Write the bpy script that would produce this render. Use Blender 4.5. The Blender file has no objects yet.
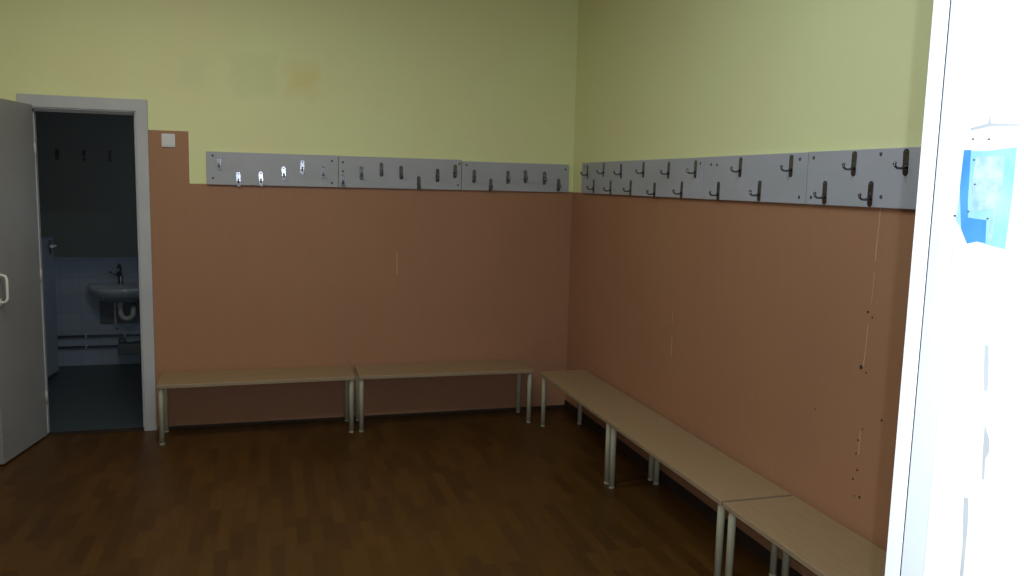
import bpy, bmesh, math, random
from mathutils import Vector, Matrix
random.seed(7)
scene = bpy.context.scene
C = scene.collection

# ------------------------------------------------------------------ materials
def principled(name, color, rough=.6, metal=0., spec=.5):
    m = bpy.data.materials.new(name); m.use_nodes = True
    b = m.node_tree.nodes['Principled BSDF']
    b.inputs['Base Color'].default_value = (*color, 1)
    b.inputs['Roughness'].default_value = rough
    b.inputs['Metallic'].default_value = metal
    b.inputs['Specular IOR Level'].default_value = spec
    return m

class NT:
    def __init__(s, m): s.t = m.node_tree; s.n = s.t.nodes; s.l = s.t.links; s.b = s.n['Principled BSDF']
    def node(s, kind, **kw):
        n = s.n.new(kind)
        for k, v in kw.items(): setattr(n, k, v)
        return n
    def link(s, a, b): s.l.new(a, b)
    def math(s, op, a, b=0.):
        n = s.node('ShaderNodeMath', operation=op)
        for i, v in enumerate((a, b)):
            if isinstance(v, (int, float)): n.inputs[i].default_value = v
            else: s.link(v, n.inputs[i])
        return n.outputs[0]
    def mix(s, fac, a, b, blend='MIX'):
        n = s.node('ShaderNodeMix', data_type='RGBA', blend_type=blend)
        for i, v in ((0, fac), (6, a), (7, b)):
            if isinstance(v, (int, float)): n.inputs[i].default_value = v
            elif isinstance(v, tuple): n.inputs[i].default_value = (*v, 1)
            else: s.link(v, n.inputs[i])
        return n.outputs[2]
    def noise(s, vec, scale, detail=3., rough=.5):
        n = s.node('ShaderNodeTexNoise'); n.inputs['Scale'].default_value = scale
        n.inputs['Detail'].default_value = detail; n.inputs['Roughness'].default_value = rough
        if vec: s.link(vec, n.inputs['Vector'])
        return n.outputs['Fac']
    def mapping(s, scale=(1, 1, 1), rot=(0, 0, 0), loc=(0, 0, 0)):
        tc = s.node('ShaderNodeTexCoord'); mp = s.node('ShaderNodeMapping')
        mp.inputs['Scale'].default_value = scale; mp.inputs['Rotation'].default_value = rot; mp.inputs['Location'].default_value = loc
        s.link(tc.outputs['Object'], mp.inputs['Vector']); return mp.outputs[0]
    def ramp(s, fac, lo, hi):
        n = s.node('ShaderNodeMapRange'); n.inputs['From Min'].default_value = lo; n.inputs['From Max'].default_value = hi
        s.link(fac, n.inputs['Value']); return n.outputs[0]
    def bump(s, h, strength=.2, dist=.002):
        n = s.node('ShaderNodeBump'); n.inputs['Strength'].default_value = strength; n.inputs['Distance'].default_value = dist
        s.link(h, n.inputs['Height']); s.link(n.outputs[0], s.b.inputs['Normal'])

YELLOW = (.75, .775, .40)
ORANGE = (.36, .178, .091)

def wall_paint(name, patch):
    """yellow emulsion above, orange below the coat board line; `patch` adds the end wall's repairs"""
    m = principled(name, YELLOW, .55, spec=.35); t = NT(m)
    tc = t.node('ShaderNodeTexCoord'); sx = t.node('ShaderNodeSeparateXYZ'); t.link(tc.outputs['Object'], sx.inputs[0])
    X, Y, Z = sx.outputs
    n1 = t.noise(t.mapping((1, 1, 1)), 1.7, 4)
    n2 = t.noise(t.mapping((9, 9, .7)), 3., 3)        # roller streaks
    yel = t.mix(t.ramp(n1, .35, .7), YELLOW, (.76, .735, .39))
    yel = t.mix(t.math('MULTIPLY', t.ramp(n2, .35, .75), .25), yel, (.71, .745, .40))
    if patch:
        wob = t.math('MULTIPLY', t.math('SUBTRACT', t.noise(t.mapping((6, 6, 6)), 2.), .5), .16)
        def box(x0, x1, z0, z1, soft):
            xx = t.math('ADD', X, wob); zz = t.math('ADD', Z, wob)
            a = t.math('MINIMUM', t.math('SUBTRACT', xx, x0), t.math('SUBTRACT', x1, xx))
            b = t.math('MINIMUM', t.math('SUBTRACT', zz, z0), t.math('SUBTRACT', z1, zz))
            n = t.node('ShaderNodeMapRange'); n.inputs['From Min'].default_value = 0; n.inputs['From Max'].default_value = soft
            t.link(t.math('MINIMUM', a, b), n.inputs['Value']); return n.outputs[0]
        yel = t.mix(t.math('MULTIPLY', box(-2.32, -2.0, 2.10, 2.40, .05), .35), yel, (.63, .65, .33))
        yel = t.mix(t.math('MULTIPLY', box(-2.62, -2.40, 2.13, 2.38, .08), .35), yel, (.64, .66, .35))
        yel = t.mix(t.math('MULTIPLY', box(-1.99, -1.71, 2.10, 2.38, .11), .5), yel, (.70, .60, .21))
    ora = t.mix(t.ramp(n1, .3, .7), ORANGE, (.34, .165, .088))
    ora = t.mix(t.math('MULTIPLY', t.ramp(n2, .4, .8), .25), ora, (.38, .205, .12))
    edge = t.math('ADD', 1.572, t.math('MULTIPLY', t.math('SUBTRACT', t.noise(t.mapping((1, 1, 1)), 14.), .5), .006))
    f = t.math('LESS_THAN', Z, edge)
    if patch:
        g = t.math('MULTIPLY', t.math('LESS_THAN', Z, 1.893), t.math('LESS_THAN', X, -2.548))
        g = t.math('MULTIPLY', g, t.math('GREATER_THAN', X, -2.80))
        f = t.math('MAXIMUM', f, g)
    t.link(t.mix(f, yel, ora), t.b.inputs['Base Color'])
    t.bump(t.noise(t.mapping((1, 1, .6)), 60., 4), .18, .002)
    return m

def laminate():
    m = principled('laminate', (.2, .1, .04), .42, spec=.28); t = NT(m)
    vec = t.mapping((1, 1, 1), (0, 0, math.pi/2))
    def brick(w, h, off, c1, c2, sq=1.):
        b = t.node('ShaderNodeTexBrick'); b.offset = off; b.offset_frequency = 2
        t.link(vec, b.inputs['Vector'])
        b.inputs['Color1'].default_value = (*c1, 1); b.inputs['Color2'].default_value = (*c2, 1)
        b.inputs['Mortar'].default_value = (*[(x+y)*.36 for x, y in zip(c1, c2)], 1)
        b.inputs['Scale'].default_value = 1.; b.inputs['Mortar Size'].default_value = .0012
        b.inputs['Mortar Smooth'].default_value = .2; b.inputs['Bias'].default_value = 0
        b.inputs['Brick Width'].default_value = w; b.inputs['Row Height'].default_value = h
        return b.outputs['Color']
    a = brick(.29, .058, .37, (.046, .0188, .0034), (.080, .0350, .0062))
    g = t.noise(t.mapping((60, 4, 1)), 1.6, 5)
    a = t.mix(t.math('MULTIPLY', t.ramp(g, .35, .75), .45), a, (.043, .0180, .0034))
    k = t.noise(t.mapping((.8, .8, 1)), 1., 3)
    a = t.mix(t.math('MULTIPLY', t.ramp(k, .4, .75), .35), a, (.098, .040, .0055))
    t.link(a, t.b.inputs['Base Color'])
    t.bump(g, .06, .001)
    return m

def tiles(name, c1, c2, grout, size, rot=(0, 0, 0), rough=.3):
    m = principled(name, c1, rough); t = NT(m)
    b = t.node('ShaderNodeTexBrick'); b.offset = 0; t.link(t.mapping((1, 1, 1), rot), b.inputs['Vector'])
    for k, v in (('Color1', c1), ('Color2', c2), ('Mortar', grout)): b.inputs[k].default_value = (*v, 1)
    b.inputs['Scale'].default_value = 1; b.inputs['Mortar Size'].default_value = .003
    b.inputs['Brick Width'].default_value = size; b.inputs['Row Height'].default_value = size
    t.link(b.outputs['Color'], t.b.inputs['Base Color']); t.bump(b.outputs['Fac'], -.2, .002)
    return m

def washroom_wall_mat():
    m = principled('washroom_wall', (.1, .11, .1), .45); t = NT(m)
    b = t.node('ShaderNodeTexBrick'); b.offset = 0; t.link(t.mapping((1, 1, 1), (math.pi/2, 0, 0)), b.inputs['Vector'])
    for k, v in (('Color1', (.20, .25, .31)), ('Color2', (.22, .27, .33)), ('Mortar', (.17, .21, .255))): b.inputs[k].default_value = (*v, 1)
    b.inputs['Scale'].default_value = 1; b.inputs['Mortar Size'].default_value = .003
    b.inputs['Brick Width'].default_value = .15; b.inputs['Row Height'].default_value = .15
    tc = t.node('ShaderNodeTexCoord'); sx = t.node('ShaderNodeSeparateXYZ'); t.link(tc.outputs['Object'], sx.inputs[0])
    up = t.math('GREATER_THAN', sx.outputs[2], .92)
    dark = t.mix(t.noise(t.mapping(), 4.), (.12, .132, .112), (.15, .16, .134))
    t.link(t.mix(up, b.outputs['Color'], dark), t.b.inputs['Base Color'])
    return m

def speckled(name, c1, c2, scale, rough, spec=.5, metal=0., stretch=(1, 1, 1), lo=.35, hi=.7, bump=0.):
    m = principled(name, c1, rough, metal, spec); t = NT(m)
    n = t.noise(t.mapping(stretch), scale, 4)
    t.link(t.mix(t.ramp(n, lo, hi), c1, c2), t.b.inputs['Base Color'])
    if bump: t.bump(n, bump, .002)
    return m

M = {
    'wall_back': wall_paint('painted_plaster_end', True),
    'wall_side': wall_paint('painted_plaster_side', False),
    'ceiling': speckled('ceiling_white', (.74, .74, .72), (.70, .70, .68), 2., .8),
    'floor': laminate(),
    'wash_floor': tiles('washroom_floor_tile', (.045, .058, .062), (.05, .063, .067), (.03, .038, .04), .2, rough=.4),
    'wash_wall': washroom_wall_mat(),
    'skirting': speckled('dark_skirting', (.025, .016, .010), (.035, .022, .014), 8., .7, .25),
    'gloss_white': speckled('white_gloss_paint', (.62, .63, .63), (.58, .60, .61), 5., .35, bump=.04),
    'post_strip': speckled('shaded_white_gloss', (.52, .54, .545), (.49, .515, .525), 5., .35),  # the lining's white with its slight shade put into the colour
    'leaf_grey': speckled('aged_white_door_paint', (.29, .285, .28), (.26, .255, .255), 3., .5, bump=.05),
    'frame_grey': speckled('aged_white_frame_paint', (.47, .47, .485), (.43, .43, .45), 4., .45, bump=.05),
    'board': speckled('grey_board_paint', (.385, .385, .425), (.345, .36, .375), 3.5, .45, stretch=(1, 1, 2)),
    'chrome': speckled('worn_chrome', (.20, .20, .21), (.13, .13, .14), 40., .22, metal=1.),
    'screw': principled('dull_screw_head', (.10, .10, .10), .45, .7),
    'pale_wood': speckled('pale_beech_laminate', (.31, .21, .115), (.275, .18, .095), 3., .42, stretch=(3, 30, 30)),
    'edge_wood': speckled('bench_edge_band', (.30, .22, .13), (.26, .19, .115), 6., .5),
    'cream_metal': speckled('cream_enamel', (.52, .50, .36), (.47, .45, .32), 6., .4),
    'foot': principled('grey_rubber', (.30, .285, .21), .7),
    'switch': principled('white_plastic', (.66, .65, .66), .35),
    'handle': speckled('ivory_plastic', (.72, .72, .68), (.66, .66, .62), 10., .35),
    'ceramic': speckled('sink_ceramic', (.34, .38, .41), (.31, .35, .38), 3., .12),
    'dark_chrome': principled('dark_tap_metal', (.16, .17, .18), .3, .9),
    'grey_pipe': principled('dark_pipe', (.07, .08, .09), .5),
    'white_pipe': principled('white_waste_pipe', (.34, .36, .35), .4),
    'gap': principled('joint_shadow_gap', (.02, .02, .02), .9),
    'corridor': speckled('corridor_paint', (.66, .66, .62), (.62, .62, .58), 2., .7),
    'corridor_floor': speckled('corridor_lino', (.30, .26, .20), (.26, .22, .17), 5., .5),
    'blue_dark': speckled('blue_tape', (.035, .16, .40), (.06, .22, .46), 22., .4),
    'blue_light': speckled('worn_pale_blue_film', (.18, .38, .45), (.28, .43, .48), 30., .4),
    'paper': speckled('torn_white_backing', (.38, .45, .48), (.17, .32, .42), 55., .6),
    'chip': speckled('bare_filler', (.30, .305, .30), (.36, .365, .36), 20., .7),
    'scratch': principled('bare_plaster', (.46, .30, .20), .8),
    'hole': principled('screw_hole', (.03, .02, .015), .9),
    'lamp_body': principled('lamp_housing', (.7, .7, .7), .4),
    'partition': speckled('cubicle_panel', (.27, .31, .38), (.24, .28, .34), 3., .4),
    'blind': speckled('closed_blind', (.30, .30, .28), (.26, .26, .25), 6., .8),
}
def emit(name, color, strength):
    m = bpy.data.materials.new(name); m.use_nodes = True; t = m.node_tree
    t.nodes.remove(t.nodes['Principled BSDF'])
    e = t.nodes.new('ShaderNodeEmission'); e.inputs[0].default_value = (*color, 1); e.inputs[1].default_value = strength
    t.links.new(e.outputs[0], t.nodes['Material Output'].inputs[0]); return m

# ------------------------------------------------------------------ mesh helpers
def bm_box(bm, lo, hi, bevel=0., seg=2, mat=None):
    lo, hi = Vector(lo), Vector(hi); c = (lo+hi)/2; s = hi-lo
    r = bmesh.ops.create_cube(bm, size=1)
    bmesh.ops.scale(bm, vec=s, verts=r['verts']); bmesh.ops.translate(bm, vec=c, verts=r['verts'])
    vs = r['verts']
    if bevel:
        es = list({e for v in vs for e in v.link_edges})
        rb = bmesh.ops.bevel(bm, geom=es, offset=bevel, segments=seg, affect='EDGES', profile=.5)
        vs = list({v for f in rb['faces'] for v in f.verts} | {v for v in vs if v.is_valid})
    if mat is not None: bmesh.ops.transform(bm, matrix=mat, verts=vs)
    return vs

def bm_tube(bm, pts, radii, seg=12, cap=True, closed=False):
    pts = [Vector(p) for p in pts]; n = len(pts)
    if isinstance(radii, (int, float)): radii = [radii]*n
    rings = []; up = None
    for i, p in enumerate(pts):
        if closed: d = (pts[(i+1) % n]-pts[i-1]).normalized()
        else: d = (pts[min(i+1, n-1)]-pts[max(i-1, 0)]).normalized()
        if up is None:
            a = Vector((0, 0, 1)) if abs(d.z) < .9 else Vector((1, 0, 0))
            up = d.cross(a).normalized()
        else: up = (up-d*up.dot(d)).normalized()
        v = d.cross(up)
        rings.append([bm.verts.new(p+(up*math.cos(2*math.pi*k/seg)+v*math.sin(2*math.pi*k/seg))*radii[i]) for k in range(seg)])
    m = n if closed else n-1
    for i in range(m):
        A, B = rings[i], rings[(i+1) % n]
        for k in range(seg): bm.faces.new((A[k], A[(k+1) % seg], B[(k+1) % seg], B[k]))
    if cap and not closed:
        bm.faces.new(list(reversed(rings[0]))); bm.faces.new(rings[-1])

def bm_prism(bm, pts, axis, a, b):
    """extrude a 2-D outline along an axis: axis 'z' takes (x,y), 'x' takes (y,z), 'y' takes (x,z)"""
    def v3(p, h): return {'z': (p[0], p[1], h), 'x': (h, p[0], p[1]), 'y': (p[0], h, p[1])}[axis]
    A = [bm.verts.new(v3(p, a)) for p in pts]; B = [bm.verts.new(v3(p, b)) for p in pts]
    n = len(pts)
    for i in range(n): bm.faces.new((A[i], A[(i+1) % n], B[(i+1) % n], B[i]))
    bm.faces.new(list(reversed(A))); bm.faces.new(B)

def bm_lathe(bm, prof, seg=28, center=(0, 0, 0), sx=1., sy=1., axis='z'):
    rings = []
    for r, z in prof:
        ring = []
        for k in range(seg):
            a = 2*math.pi*k/seg
            p = (r*math.cos(a)*sx, r*math.sin(a)*sy, z)
            if axis == 'y': p = (p[0], -p[2], p[1])
            ring.append(bm.verts.new(Vector(center)+Vector(p)))
        rings.append(ring)
    for A, B in zip(rings, rings[1:]):
        for k in range(seg): bm.faces.new((A[k], A[(k+1) % seg], B[(k+1) % seg], B[k]))
    bm.faces.new(list(reversed(rings[0]))); bm.faces.new(rings[-1])

def build(name, bm, m, parent=None, smooth=False, loc=None):
    bmesh.ops.recalc_face_normals(bm, faces=bm.faces)
    me = bpy.data.meshes.new(name); bm.to_mesh(me); bm.free()
    if m: me.materials.append(m)
    if smooth:
        for p in me.polygons: p.use_smooth = True
    o = bpy.data.objects.new(name, me); C.objects.link(o)
    if parent: o.parent = parent
    if loc: o.location = loc
    return o

def box(name, lo, hi, m, parent=None, bevel=0.):
    bm = bmesh.new(); bm_box(bm, lo, hi, bevel); return build(name, bm, m, parent)

def boxes(name, lst, m, parent=None, bevel=0.):
    bm = bmesh.new()
    for lo, hi in lst: bm_box(bm, lo, hi, bevel)
    return build(name, bm, m, parent)

def tag(o, label, cat, group=None, kind=None):
    o['label'] = label; o['category'] = cat
    if group: o['group'] = group
    if kind: o['kind'] = kind
    return o

def empty(name, loc=(0, 0, 0), rz=0.):
    o = bpy.data.objects.new(name, None); o.empty_display_size = .1; C.objects.link(o)
    o.location = loc; o.rotation_euler = (0, 0, rz); return o

# ------------------------------------------------------------------ the setting
XL, YF, H = -4.75, -4.9, 3.15          # left wall, near wall, ceiling height
DX0, DX1, DZ = -3.415, -2.846, 2.0      # washroom doorway
OX0, OX1, OZ = -2.345, -1.47, 2.06
LX0 = OX1+.05     # doorway the camera stands in

def st(o, label, cat): return tag(o, label, cat, kind='structure')

st(box('floor', (XL, YF-.1, -.05), (0, .03, 0), M['floor']), 'brown wood strip laminate floor of the changing room', 'floor')
st(box('floor_washroom', (-3.95, .03, -.05), (-2.2, 2.06, 0), M['wash_floor']), 'dark grey blue tiled floor beyond the open doorway', 'floor')
st(box('floor_corridor', (-5.2, -7.6, -.05), (.6, YF-.1, 0), M['corridor_floor']), 'corridor floor outside the near doorway', 'floor')
st(box('ceiling', (XL-.1, YF-.1, H), (.1, 2.2, H+.05), M['ceiling']), 'white ceiling over the changing room and washroom', 'ceiling')
st(box('ceiling_corridor', (-5.2, -7.6, 2.9), (.6, YF-.16, 2.95), M['ceiling']), 'white ceiling over the corridor', 'ceiling')

o = boxes('wall_back', [((XL, 0, 0), (DX0-.03, .1, H)), ((DX1+.03, 0, 0), (0, .1, H)), ((DX0-.03, 0, DZ+.03), (DX1+.03, .1, H))], M['wall_back'])
st(o, 'end wall painted yellow above and orange below with washroom doorway', 'wall')
st(box('wall_right', (0, YF-.16, 0), (.1, .1, H), M['wall_side']), 'long right wall painted yellow above and orange below', 'wall')
WY0, WY1, WZ0, WZ1 = -4.2, -1.2, 1.45, 2.75   # window in the left wall, outside the photo
o = boxes('wall_left', [((XL-.1, YF, 0), (XL, .1, WZ0)), ((XL-.1, YF, WZ1), (XL, .1, H)),
                        ((XL-.1, YF, WZ0), (XL, WY0, WZ1)), ((XL-.1, WY1, WZ0), (XL, .1, WZ1))], M['wall_side'])
st(o, 'left wall of the changing room with a high window', 'wall')
o = boxes('wall_front', [((XL, YF-.16, 0), (OX0-.05, YF-.004, H)), ((LX0, YF-.16, 0), (0, YF-.004, H)), ((OX0-.05, YF-.16, OZ+.05), (LX0, YF-.004, H))], M['wall_side'])
st(o, 'near wall holding the doorway the photo is taken through', 'wall')
st(boxes('wall_corridor', [((-5.2, -7.7, 0), (.6, -7.6, 2.9)), ((.6, -7.6, 0), (.7, YF-.16, 2.9)), ((-5.3, -7.6, 0), (-5.2, YF-.16, 2.9)),
                            ((0.1, YF-.17, 0), (.6, YF-.16, 2.9)), ((-5.2, YF-.17, 0), (XL, YF-.16, 2.9))], M['corridor']), 'pale walls of the corridor outside', 'wall')
st(box('wall_washroom_back', (-4.0, 2.06, 0), (-2.1, 2.16, H), M['wash_wall']), 'far washroom wall with bluish tiles below and dark paint above', 'wall')
st(box('wall_washroom_left', (-4.0, .1, 0), (-3.9, 2.06, H), M['wash_wall']), 'left washroom wall behind the cubicle door', 'wall')
st(box('wall_washroom_right', (-2.2, .1, 0), (-2.1, 2.06, H), M['wash_wall']), 'right washroom wall hidden behind the end wall', 'wall')

# skirtings
st(boxes('baseboard_back', [((DX1+.075, -.010, 0), (0, 0, .020))], M['skirting'], bevel=.003), 'low dark skirting along the end wall', 'baseboard')
st(boxes('baseboard_right', [((-.012, YF+.02, 0), (0, -.014, .06))], M['skirting'], bevel=.003), 'low dark skirting along the right wall', 'baseboard')

# washroom door frame: architrave, lining and stop
bm = bmesh.new()
aw = .068
for x0, x1 in ((DX0-aw, DX0), (DX1, DX1+aw)): bm_box(bm, (x0, -.014, 0), (x1, 0, DZ+.073), .004)
bm_box(bm, (DX0-aw, -.0145, DZ), (DX1+aw, 0, DZ+.073), .004)
bm_box(bm, (DX0-.029, -.006, 0), (DX0, .10, DZ+.02)); bm_box(bm, (DX1-.006, -.006, 0), (DX1+.029, .10, DZ+.02))
bm_box(bm, (DX0, -.006, DZ-.006), (DX1, .10, DZ+.029))
bm_box(bm, (DX0-.002, .045, 0), (DX0+.006, .08, DZ-.01)); bm_box(bm, (DX1-.018, .045, 0), (DX1-.006, .08, DZ-.01)); bm_box(bm, (DX0, .045, DZ-.02), (DX1, .08, DZ-.006))
o = build('trim_1', bm, M['frame_grey']); st(o, 'grey white door frame around the washroom doorway', 'door frame')
st(box('trim_2', (DX0, -.005, 0), (DX1, .06, .006), M['skirting'], bevel=.002), 'dark threshold strip under the washroom doorway', 'threshold')

# washroom door leaf, hinged on the left jamb and standing open into the room
hinge = Vector((DX0+.012, -.018, 0)); tipx, tipy = -3.4985, -.552
ang = math.atan2(tipy-hinge.y, tipx-hinge.x); LW = math.hypot(tipx-hinge.x, tipy-hinge.y)
door = box('door_1', (0, -.038, .012), (LW, 0, 2.013), M['leaf_grey'], bevel=.002)
door.location = hinge; door.rotation_euler = (0, 0, ang)
# local +x runs along the leaf, the visible room face looks to local +y
st(door, 'plain grey white door leaf standing open at the left edge', 'door')
bm = bmesh.new()
zc = .985; hh = .075; pr = .043; pts = []
prof = [(0, -hh), (.02, -hh), (.036, -hh+.006), (pr, -hh+.022), (pr, 0), (pr, hh-.022), (.036, hh-.006), (.02, hh), (0, hh)]
bm_tube(bm, [(LW-.047, a, zc+b) for a, b in prof], .0075, 10)
h = build('handle', bm, M['handle'], door, True); h['label'] = 'ivory looped pull handle'
for z in (zc-hh, zc+hh): box('handle_rose', (LW-.064, 0, z-.02), (LW-.030, .005, z+.02), M['handle'], h, .002)
for z in (.25, 1.0, 1.75):
    bm = bmesh.new(); bm_tube(bm, [(.0, .006, z-.04), (.0, .006, z+.04)], .006, 10); build('hinge', bm, M['frame_grey'], door, True)

# near doorway: the lining of the wall opening, in three strips, seen obliquely at the right of the photo
YB = YF-.17
bm = bmesh.new()
bm_box(bm, (OX1, YF-.0205, 0), (OX1+.05, YF, OZ), .0006)
bm_box(bm, (OX1-.001, YB, 0), (OX1+.05, YF-.0515, OZ), .001)
bm_box(bm, (OX0-.05, YB, 0), (OX0, YF, OZ), .003)
bm_box(bm, (OX0-.05, YB, OZ), (OX1+.05, YF, OZ+.05), .003)
post = build('trim_3', bm, M['gloss_white']); st(post, 'white gloss door lining at the right edge of the photo', 'door frame')
st(box('trim_5', (OX1, YF-.0515, 0), (OX1+.05, YF-.0222, OZ), M['post_strip'], bevel=.0005), 'strip of the white door lining with its slight shade in the colour', 'door frame')
st(box('trim_4', (OX1+.0004, YF-.0224, 0), (OX1+.04, YF-.0203, OZ), M['gap']), 'fine dark gap running down the white door lining', 'door frame')
LX = OX1-.001
def flat_on_post(name, pts, m, t, parent, base=0.):
    bm = bmesh.new(); bm_prism(bm, pts, 'x', LX-base-t, LX-base); return build(name, bm, m, parent)
s0 = flat_on_post('sticker', [(-4.9556, 1.6633), (-4.9790, 1.6620), (-5.0116, 1.6643), (-5.0119, 1.6202), (-5.0098, 1.5762), (-4.9955, 1.5780), (-4.9790, 1.5807), (-4.9689, 1.5780), (-4.9607, 1.5908), (-4.9533, 1.5982), (-4.9547, 1.6294)], M['blue_light'], .0006, None)
tag(s0, 'torn blue sticker on the white door lining at the right edge', 'sticker')
a = flat_on_post('tape_strip', [(-4.9556, 1.6633), (-4.9634, 1.6633), (-4.9643, 1.6431), (-4.9653, 1.6156), (-4.9671, 1.6019), (-4.9877, 1.6005), (-4.9891, 1.5803), (-4.9790, 1.5807), (-4.9689, 1.5780), (-4.9607, 1.5908), (-4.9547, 1.6294)], M['blue_dark'], .0005, s0, .0006)
a['label'] = 'saturated blue tape'
flat_on_post('torn_backing', [(-4.9699, 1.6569), (-5.0001, 1.6569), (-5.0011, 1.6248), (-4.9965, 1.6110), (-4.9708, 1.6074), (-4.9680, 1.6294)], M['paper'], .0003, s0, .0006)
flat_on_post('torn_backing', [(-4.9914, 1.5991), (-4.9955, 1.6110), (-4.9951, 1.5835), (-4.9910, 1.5807)], M['paper'], .0003, s0, .0006)
for y, z in [(-4.9680, 1.6542), (-4.9717, 1.6321), (-4.9671, 1.6074), (-4.9891, 1.6019), (-4.9515, 1.6028), (-4.9643, 1.6730), (-4.9818, 1.6721)]:
    bm = bmesh.new(); bm_lathe(bm, [(.0010, 0), (.0007, .0016)], 8, (0, 0, 0))
    bmesh.ops.transform(bm, matrix=Matrix.Translation((LX, y, z)) @ Matrix.Rotation(-math.pi/2, 4, 'Y'), verts=bm.verts)
    build('pin', bm, M['screw'], s0)
for pts in ([(-4.9983, 1.4890), (-5.0029, 1.4899), (-5.0052, 1.4688), (-5.0066, 1.4486), (-5.0020, 1.4477), (-5.0001, 1.4642)], [(-5.0066, 1.4183), (-5.0084, 1.4156), (-5.0134, 1.4055), (-5.0144, 1.3954), (-5.0111, 1.3871), (-5.0121, 1.3678), (-5.0093, 1.3678), (-5.0075, 1.3908)], [(-4.9919, 1.3440), (-4.9965, 1.3449), (-4.9983, 1.3339), (-4.9992, 1.3174), (-4.9997, 1.2164), (-4.9960, 1.2164), (-4.9955, 1.2990), (-4.9928, 1.3265)], [(-4.9598, 1.6831), (-4.9790, 1.6863), (-4.9804, 1.6964), (-4.9822, 1.6863), (-5.0121, 1.6835), (-5.0121, 1.6821), (-4.9836, 1.6835), (-4.9607, 1.6808)]):
    c = flat_on_post('paint_chip', pts, M['chip'], .0004, post)
    c['label'] = 'bare grey patch where the white paint has chipped'

# marks on the right and end walls
wr = bpy.data.objects['wall_right']; wb = bpy.data.objects['wall_back']
def crack(pts, w, parent, axis):
    bm = bmesh.new()
    L = [(u-w*(.5+.5*random.random()), z) for u, z in pts]; R = [(u+w*(.5+.5*random.random()), z) for u, z in reversed(pts)]
    bm_prism(bm, L+R, 'x' if axis == 'x' else 'y', -.0008, 0)
    return build('scratch', bm, M['scratch'], parent)
crack([(-3.116, 1.567), (-3.115, 1.50), (-3.111, 1.419), (-3.1125, 1.38)], .0035, wr, 'x')
crack([(-3.112, 1.34), (-3.111, 1.275), (-3.108, 1.22)], .002, wr, 'x')
crack([(-3.10, 1.15), (-3.098, 1.05), (-3.092, .99)], .003, wr, 'x')
crack([(-3.103, .75), (-3.104, .66)], .003, wr, 'x')
crack([(-1.606, .83), (-1.604, .77), (-1.604, .715)], .006, wr, 'x')
crack([(-1.60, .95), (-1.60, .89)], .003, wr, 'x')
crack([(-1.247, 1.15), (-1.246, 1.07), (-1.244, .995)], .005, wb, 'y')
bm = bmesh.new()
for y, z, r in ((-3.094, 1.192, .006), (-3.118, 1.176, .005), (-3.082, .985, .011), (-3.11, .97, .005), (-3.207, .82, .006), (-3.097, .713, .007), (-3.115, .76, .005),
                (-3.09, .66, .005), (-3.104, .60, .006), (-3.085, .56, .005), (-3.127, .505, .007), (-2.838, .76, .004), (-3.10, .50, .004), (-1.575, 1.07, .004), (-1.58, .88, .004)):
    r *= .78
    pts = [(y+r*(.7+.5*random.random())*math.cos(k*math.pi/4), z+r*(.7+.6*random.random())*math.sin(k*math.pi/4)) for k in range(8)]
    bm_prism(bm, pts, 'x', -.0012, 0)
build('screw_hole', bm, M['hole'], wr)

# ------------------------------------------------------------------ coat hook boards
def j_curve():
    return [(0, .033), (.010, .0275), (.022, .025), (.034, .0265), (.0415, .032), (.045, .040)]
def hook_meshes():
    # local frame: x out of the board, y sideways, z up from the plate's lower end
    bm = bmesh.new()
    w, hgt, zk = .0125, .092, .034          # plate: flat above zk, tapering thinner below it
    up = [(w, zk)]+[(w*math.cos(math.pi*k/8), hgt-w+w*math.sin(math.pi*k/8)) for k in range(9)]+[(-w, zk)]
    bm_prism(bm, up, 'x', 0, .0028)
    lo = [(-w, zk)]+[(w*math.cos(math.pi+math.pi*k/8), w+w*math.sin(math.pi+math.pi*k/8)) for k in range(9)]+[(w, zk)]
    n0 = set(bm.verts); bm_prism(bm, lo, 'x', 0, .0028)
    for v in bm.verts:
        if v not in n0 and v.co.x > .001: v.co.x = .0028-.0019*(zk-v.co.z)/zk
    bmesh.ops.remove_doubles(bm, verts=bm.verts, dist=1e-5)
    bmesh.ops.recalc_face_normals(bm, faces=bm.faces)
    me = bpy.data.meshes.new('hook'); bm.to_mesh(me); bm.free(); me.materials.append(M['chrome'])
    bm = bmesh.new()
    pts = [(x+.002, 0, z) for x, z in j_curve()]
    bm_tube(bm, pts, [.0058, .0048, .0042, .0042, .0046, .0052], 10)
    bmesh.ops.create_icosphere(bm, subdivisions=2, radius=.0066, matrix=Matrix.Translation((.0465, 0, .0425)))
    bmesh.ops.recalc_face_normals(bm, faces=bm.faces)
    mp = bpy.data.meshes.new('prong'); bm.to_mesh(mp); bm.free(); mp.materials.append(M['chrome'])
    for p in mp.polygons: p.use_smooth = True
    bm = bmesh.new()
    bmesh.ops.create_uvsphere(bm, u_segments=10, v_segments=6, radius=.0042, matrix=Matrix.Translation((.003, 0, 0)) @ Matrix.Diagonal((.5, 1, 1, 1)))
    ms = bpy.data.meshes.new('screw'); bm.to_mesh(ms); bm.free(); ms.materials.append(M['screw'])
    return me, mp, ms
HOOK, PRONG, SCREW = hook_meshes()
bm = bmesh.new(); bmesh.ops.create_uvsphere(bm, u_segments=10, v_segments=6, radius=.0075, matrix=Matrix.Diagonal((.35, 1, 1, 1)))
BSCREW = bpy.data.meshes.new('board_screw'); bm.to_mesh(BSCREW); bm.free(); BSCREW.materials.append(M['screw'])

def link_mesh(name, me, parent, loc=(0, 0, 0), rot=(0, 0, 0)):
    o = bpy.data.objects.new(name, me); C.objects.link(o); o.parent = parent; o.location = loc; o.rotation_euler = rot; return o

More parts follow.
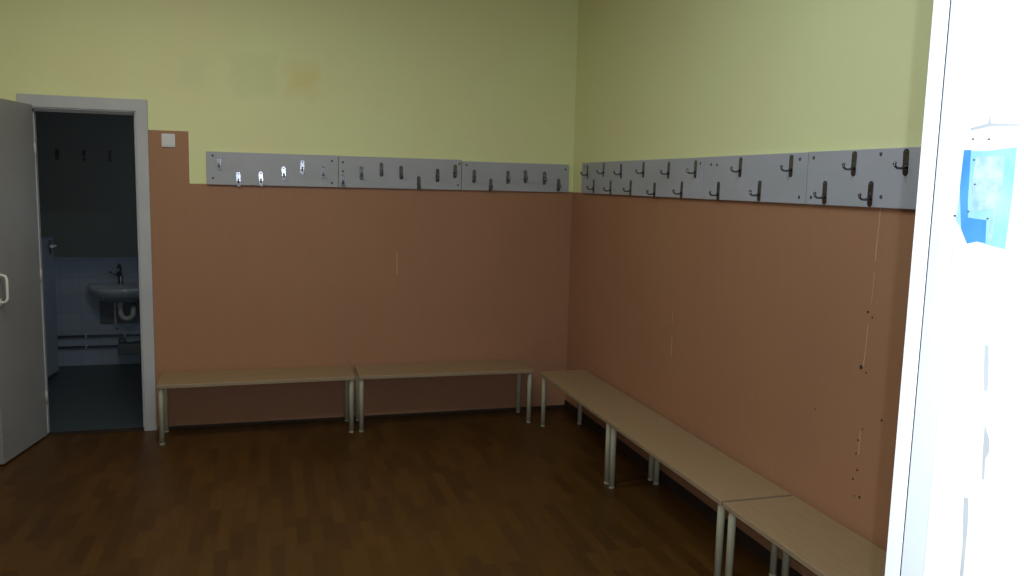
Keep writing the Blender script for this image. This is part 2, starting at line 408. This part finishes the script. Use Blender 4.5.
T = .02                                     # board thickness
def coat_rack(u0, u1, z0, z1, wall, hooks, screws, label):
    """u runs along the wall (x on the end wall, y on the right wall); the Empty's local +x points into the room"""
    if wall == 'back': r = empty('coat_rack', ((u0+u1)/2, 0, z0), -math.pi/2)
    else: r = empty('coat_rack', (0, (u0+u1)/2, z0), math.pi)
    um = (u0+u1)/2
    loc = (lambda u: (u-um)) if wall == 'back' else (lambda u: -(u-um))
    L = (u1-u0)/2
    b = box('backboard', (0, -L, 0), (T, L, z1-z0), M['board'], r, .0025)
    for u, z in hooks:
        hk = link_mesh('hook', HOOK, r, (T, loc(u), z-z0), (math.radians(random.uniform(-2, 2)), math.radians(random.uniform(-.6, .6)), math.radians(random.uniform(-1., 1.))))
        link_mesh('prong', PRONG, hk); link_mesh('screw', SCREW, hk, (0, 0, .046)); link_mesh('screw', SCREW, hk, (0, 0, .080))
    for u, z in screws: link_mesh('board_screw', BSCREW, r, (T, loc(u), z-z0))
    tag(r, label, 'coat rack', 'grey coat hook boards along the walls')
    return r

Z0, Z1 = 1.5695, 1.7745
hA = [(-2.37, 1.655), (-2.255, 1.560), (-2.119, 1.566), (-1.978, 1.602), (-1.866, 1.646), (-1.734, 1.618)]
hA2 = [(-1.607, 1.568), (-1.487, 1.618), (-1.356, 1.646), (-1.224, 1.630), (-1.105, 1.564), (-.98, 1.618), (-.86, 1.648)]
hA3 = [(-.727, 1.618), (-.609, 1.561), (-.485, 1.618), (-.358, 1.625), (-.22, 1.618), (-.114, 1.573)]
coat_rack(-2.446, -1.637, Z0, Z1, 'back', hA, [(-2.408, 1.75), (-2.408, 1.61), (-1.677, 1.738), (-1.677, 1.597)],
          'grey coat hook board on the end wall, nearest the washroom doorway, six hooks')
coat_rack(-1.634, -.815, Z0, Z1-.001, 'back', hA2, [(-1.607, 1.734), (-1.607, 1.675), (-.837, 1.603), (-.83, 1.745)],
          'grey coat hook board in the middle of the end wall, seven hooks')
coat_rack(-.812, -.036, Z0, Z1-.010, 'back', hA3, [(-.78, 1.74), (-.065, 1.73)],
          'grey coat hook board on the end wall, ending at the room corner')
hB = [(-.337, 1.664), (-.453, 1.572), (-.612, 1.675), (-.736, 1.566), (-.887, 1.667), (-1.035, 1.568), (-1.201, 1.672), (-1.355, 1.556), (-1.511, 1.667), (-1.668, 1.564), (-1.803, 1.670)]
hB2 = [(-2.037, 1.564), (-2.217, 1.675), (-2.381, 1.571), (-2.601, 1.676)]
hB3 = [(-2.83, 1.571), (-2.984, 1.679), (-3.083, 1.571), (-3.245, 1.680), (-3.37, 1.571), (-3.47, 1.678)]
coat_rack(-1.880, -.227, Z0, Z1, 'right', hB, [(-.27, 1.75), (-1.85, 1.745), (-1.27, 1.60)],
          'long grey coat hook board on the right wall, starting beside the room corner')
coat_rack(-2.707, -1.887, Z0, Z1+.001, 'right', hB2, [(-1.954, 1.738), (-2.011, 1.735), (-2.657, 1.749), (-2.667, 1.597)],
          'short grey coat hook board on the right wall with four hooks, between two others')
coat_rack(-3.56, -2.711, Z0, Z1+.002, 'right', hB3, [(-2.745, 1.752), (-2.745, 1.598), (-3.12, 1.757), (-3.137, 1.608), (-3.50, 1.61)],
          'grey coat hook board on the right wall, partly hidden by the white door frame')

# ------------------------------------------------------------------ benches
BL, BD = 1.172, .327
def make_bench(inset):
    r = empty('bench')
    # local x along the bench (centre 0), y from 0 (wall side) to -BD (front)
    bm = bmesh.new(); bm_box(bm, (-BL/2, -BD, .352), (BL/2, 0, .376), .003)
    seat = build('seat', bm, M['pale_wood'], r)
    box('edge_band', (-BL/2+.001, -BD-.0012, .3545), (BL/2-.001, -BD+.001, .3735), M['edge_wood'], seat, .0006)
    for s in (-1, 1): box('edge_band', (s*BL/2-.0006, -BD+.004, .3545), (s*BL/2+.0006, -.004, .3735), M['edge_wood'], seat)
    for sx in (-1, 1):
        for y in (-BD+.031, -.031):
            bm = bmesh.new(); x = sx*(BL/2-inset[(sx+1)//2])
            bm_tube(bm, [(x, y, .012), (x, y, .340), (x, y, .352)], .0158, 18)
            leg = build('leg', bm, M['cream_metal'], r, True)
            bm = bmesh.new(); bm_lathe(bm, [(.0156, 0), (.0164, .002), (.0164, .009), (.0159, .011)], 18, (x, y, 0))
            build('foot_cap', bm, M['foot'], leg, True)
    return r
def dup(root):
    r = root.copy(); C.objects.link(r)
    for ch in list(root.children):
        c = ch.copy(); C.objects.link(c); c.parent = r
        for g in ch.children:
            d = g.copy(); C.objects.link(d); d.parent = c
    return r
bench = make_bench((.0195, .0195)); bench_side = make_bench((.022, .045))
spots = [((-2.150, -.018), math.radians(.9), 'pale wooden bench with cream legs against the end wall, beside the washroom doorway'),
         ((-.944, -.016), math.radians(-.9), 'pale wooden bench with cream legs against the end wall, ending near the room corner'),
         ((-.018, -.404-BL/2), -math.pi/2, 'pale wooden bench on the right wall, farthest from the camera, in the room corner'),
         ((-.018, -.4045-BL*1.5), -math.pi/2, 'pale wooden bench on the right wall, middle one of three'),
         ((-.018, -2.766-BL/2), -math.pi/2+math.radians(.1), 'pale wooden bench on the right wall, nearest the camera, cut by the white door frame')]
for i, (p, a, lab) in enumerate(spots):
    b = (bench, None, bench_side)[i] if i in (0, 2) else dup(bench if i < 2 else bench_side)
    b.location = (p[0], p[1], 0); b.rotation_euler = (0, 0, a)
    tag(b, lab, 'bench', 'low pale wooden benches along the walls')

# ------------------------------------------------------------------ light switch
sw = empty('light_switch', (-2.664, 0, 1.833))
box('switch_plate', (-.039, -.010, -.041), (.039, 0, .041), M['switch'], sw, .003)
bm = bmesh.new(); bm_box(bm, (-.026, -.0135, -.029), (.026, -.0098, .029), .002)
build('rocker', bm, M['switch'], sw)
tag(sw, 'square white light switch on the orange patch beside the washroom doorway', 'light switch')

# ------------------------------------------------------------------ washroom contents
WY = 2.06
sink = empty('sink', (-3.245, WY, 0))
# bowl: D-shaped plan, lofted down to a narrow underside
def dplan(w, d, back, n=26):
    pts = []
    for k in range(n+1):
        a = math.pi*k/n
        ca, sa = math.cos(a), math.sin(a)
        pts.append((w*math.copysign(abs(ca)**.75, ca), back-d*abs(sa)**.8))
    return pts
bm = bmesh.new(); rings = []
for w, d, back, z in ((.10, .14, -.02, .555), (.19, .27, -.01, .575), (.255, .36, -.003, .625), (.278, .40, 0, .675), (.280, .405, 0, .700), (.268, .39, -.012, .7035),
                      (.245, .345, -.075, .700), (.225, .315, -.085, .660), (.16, .24, -.11, .605), (.05, .11, -.17, .59)):
    rings.append([bm.verts.new((x, y, z)) for x, y in dplan(w, d, back)])
for A, B in zip(rings, rings[1:]):
    n = len(A)
    for k in range(n): bm.faces.new((A[k], A[(k+1) % n], B[(k+1) % n], B[k]))
bm.faces.new(list(reversed(rings[0]))); bm.faces.new(rings[-1])
build('basin', bm, M['ceramic'], sink, True)
bm = bmesh.new()
bm_lathe(bm, [(.026, .70), (.026, .712), (.019, .718), (.017, .76), (.017, .775)], 16, (-.03, -.045, 0))
pts = [(-.03, -.045, .765), (-.03, -.047, .80)]
for k in range(9): a = math.pi*k/8; pts.append((-.03, -.047-.055+.055*math.cos(a), .82+.045*math.sin(a)))
pts.append((-.03, -.157, .795)); bm_tube(bm, pts, .0105, 12)
tap = build('tap', bm, M['dark_chrome'], sink, True)
bm = bmesh.new(); bm_tube(bm, [(-.045, -.045, .770), (-.085, -.050, .795), (-.112, -.055, .80)], [.008, .007, .009], 10); build('tap_lever', bm, M['dark_chrome'], tap, True)
bm = bmesh.new()
pts = [(-.02, -.17, .575), (-.02, -.17, .47)]
for k in range(1, 9): a = math.pi*k/8; pts.append((.028-.048*math.cos(a), -.17, .47-.048*math.sin(a)))
pts += [(.076, -.17, .50), (.07, -.13, .515), (.06, -.02, .515)]
bm_tube(bm, pts, .021, 14)
tr = build('waste_trap', bm, M['white_pipe'], sink, True)
bm = bmesh.new(); bm_lathe(bm, [(.027, .52), (.030, .525), (.030, .555), (.027, .56)], 16, (-.02, -.17, 0)); build('trap_nut', bm, M['white_pipe'], tr, True)
bm = bmesh.new(); bm_tube(bm, [(-.085, -.03, .56), (-.085, -.03, .36), (-.08, -.012, .32), (-.08, -.004, .315)], .012, 10)
build('supply_hose', bm, M['white_pipe'], sink, True)
bm = bmesh.new(); bm_box(bm, (-.205, -.022, .36), (.205, 0, .56), .004); build('basin_shadow', bm, M['grey_pipe'], sink)  # dark panel standing in for the basin's shadow on the wall
tag(sink, 'small wall hung washbasin with curved tap and white trap in washroom', 'sink')
def hpipe(z, label, x0=-3.78, x1=-2.25, r=.010):
    p = empty('water_pipe', (x0, WY, z))
    bm = bmesh.new(); bm_tube(bm, [(0, -.03, 0), (x1-x0, -.03, 0)], r, 12); build('pipe', bm, M['grey_pipe'], p, True)
    for x in (.22, .52, .95): box('pipe_clip', (x-.007, -.042, -.013), (x+.007, .001, .013), M['white_pipe'], p, .002)
    tag(p, label, 'pipe', 'pipes on the washroom wall')
hpipe(.257, 'dark horizontal pipe along the washroom wall under the sink, upper one')
hpipe(.165, 'dark horizontal pipe along the washroom wall under the sink, lower one')
vb = empty('valve_box', (-3.13, WY, 0))
box('casing', (-.17, -.16, .11), (.2, -.055, .205), M['grey_pipe'], vb, .008)
bm = bmesh.new(); bm_lathe(bm, [(.022, .20), (.03, .21), (.03, .235), (.02, .245)], 14, (-.14, -.10, 0)); build('valve_knob', bm, M['grey_pipe'], vb, True)
box('bracket', (-.05, -.056, .184), (.05, .001, .204), M['grey_pipe'], vb)
tag(vb, 'dark box with round valve knob low on the washroom wall below the sink', 'pipe box')
for x, lab in ((-3.726, 'small metal coat hook on the dark washroom wall, leftmost of three'), (-3.526, 'small metal coat hook on the dark washroom wall, middle of three'), (-3.33, 'small metal coat hook on the dark washroom wall, rightmost of three')):
    r = empty('coat_hook', (x, WY, 1.72), -math.pi/2)
    link_mesh('plate', HOOK, r); link_mesh('prong', PRONG, r); link_mesh('screw', SCREW, r, (0, 0, .046)); link_mesh('screw', SCREW, r, (0, 0, .080))
    tag(r, lab, 'coat hook', 'hooks on the washroom wall')
# low cubicle door standing open along the left side
cub = box('door_2', (-.014, 0, .03), (.014, .72, 1.12), M['partition'], bevel=.003); cub.location = (-3.80, 1.05, 0); cub.rotation_euler = (0, 0, math.radians(-5.6))
st(cub, 'low bluish cubicle door inside the dark washroom', 'door')
bm = bmesh.new(); bm_tube(bm, [(.014, .63, 1.05), (.055, .63, 1.05), (.06, .62, 1.05), (.06, .52, 1.048)], .010, 10)
h = build('handle', bm, M['handle'], cub, True); h['label'] = 'white lever handle'
box('lock_plate', (.012, .61, .98), (.018, .65, 1.09), M['grey_pipe'], h, .002)

# ------------------------------------------------------------------ light
def area(name, loc, rot, sx, sy, energy, color):
    l = bpy.data.lights.new(name, 'AREA'); l.shape = 'RECTANGLE'; l.size = sx; l.size_y = sy; l.energy = energy; l.color = color
    o = bpy.data.objects.new(name, l); C.objects.link(o); o.location = loc; o.rotation_euler = rot; return o

CY, PI = -5.58135829137724, math.pi
E = dict(lampn=23., lampf=21., flash=74., corr=42., wash=1.1)#E
# window frame in the left wall (outside the photo); its blind is closed, no daylight enters
bm = bmesh.new()
for lo, hi in (((XL-.08, WY0, WZ0), (XL-.02, WY0+.06, WZ1)), ((XL-.08, WY1-.06, WZ0), (XL-.02, WY1, WZ1)), ((XL-.08, WY0, WZ0), (XL-.02, WY1, WZ0+.06)),
               ((XL-.08, WY0, WZ1-.06), (XL-.02, WY1, WZ1)), ((XL-.08, (WY0+WY1)/2-.03, WZ0), (XL-.02, (WY0+WY1)/2+.03, WZ1))): bm_box(bm, lo, hi, .004)
st(build('window_1', bm, M['gloss_white']), 'white framed high window in the left wall', 'window')
box('window_blind', (XL-.09, WY0, WZ0), (XL-.082, WY1, WZ1), M['blind'], bpy.data.objects['window_1'])
# two unseen ceiling lamps, added to light the changing room from above
def added_lamp(x, y, z, label, energy, color, along='x'):
    c = empty('added_lamp', (x, y, z), 0 if along == 'x' else PI/2)
    box('lamp_housing', (-.62, -.16, -.05), (.62, .16, 0), M['lamp_body'], c, .005)
    box('diffuser', (-.6, -.145, -.062), (.6, .145, -.05), emit('lamp_glow', color, energy/6.), c)
    tag(c, label, 'ceiling lamp')
    l = area('lamp_light', (x, y, z-.066), (0, 0, 0 if along == 'x' else PI/2), 1.2, .29, energy, color); l.data.spread = PI
added_lamp(-1.75, -3.2, H, 'added unseen ceiling lamp nearer the camera in the changing room', E['lampn'], (.82, .98, 1.12))
added_lamp(-2.75, -1.9, H, 'added unseen ceiling lamp nearer the end wall in the changing room', E['lampf'], (1., .96, .80))
# unseen corridor lamp, added as fill from above and behind the camera
added_lamp(-2.6, -6.3, 2.9, 'added unseen fill lamp in the corridor behind the camera', E['corr'], (.93, .98, 1.))
# dim bluish fill added at the washroom's right side, no window there
area('washroom_fill', (-2.25, 1.25, 1.35), (0, PI/2, 0), .5, .7, E['wash'], (.62, .78, 1.))

w = bpy.data.worlds.new('World'); scene.world = w; w.use_nodes = True
w.node_tree.nodes['Background'].inputs[0].default_value = (.6, .65, .7, 1); w.node_tree.nodes['Background'].inputs[1].default_value = .0

# ------------------------------------------------------------------ camera (with the phone's small lamp beside its lens)
yaw, pitch, roll = map(math.radians, (16.56144881236219, 7.177785289101098, 1.433068053270957))
fwd = Vector((math.sin(yaw)*math.cos(pitch), math.cos(yaw)*math.cos(pitch), -math.sin(pitch)))
r0 = Vector((math.cos(yaw), -math.sin(yaw), 0)); u0 = r0.cross(fwd)
r = math.cos(roll)*r0+math.sin(roll)*u0; u = -math.sin(roll)*r0+math.cos(roll)*u0
cam = bpy.data.cameras.new('Camera'); co = bpy.data.objects.new('Camera', cam); C.objects.link(co)
loc = Vector((-2.089247421444616, CY, 1.6224921527724465))
co.matrix_world = Matrix(((r.x, u.x, -fwd.x, loc.x), (r.y, u.y, -fwd.y, loc.y), (r.z, u.z, -fwd.z, loc.z), (0, 0, 0, 1)))
cam.sensor_width = 36; cam.lens = 829.5740955864204/1024*36; cam.clip_start = .02; cam.clip_end = 60
scene.camera = co
fl = bpy.data.lights.new('phone_lamp', 'POINT'); fl.energy = E['flash']; fl.color = (.86, .98, 1.16); fl.shadow_soft_size = .004
fo = bpy.data.objects.new('phone_lamp', fl); C.objects.link(fo); fo.location = loc+r*.021+u*.004-fwd*.004

vs = scene.view_settings
scene.display_settings.display_device = 'sRGB'
vs.view_transform = 'Standard'; vs.look = 'None'; vs.exposure = 0.; vs.gamma = 1.; vs.use_curve_mapping = False
scene.cycles.use_denoising = True
scene.cycles.max_bounces = 8; scene.cycles.diffuse_bounces = 5
scene.cycles.sample_clamp_indirect = 4.
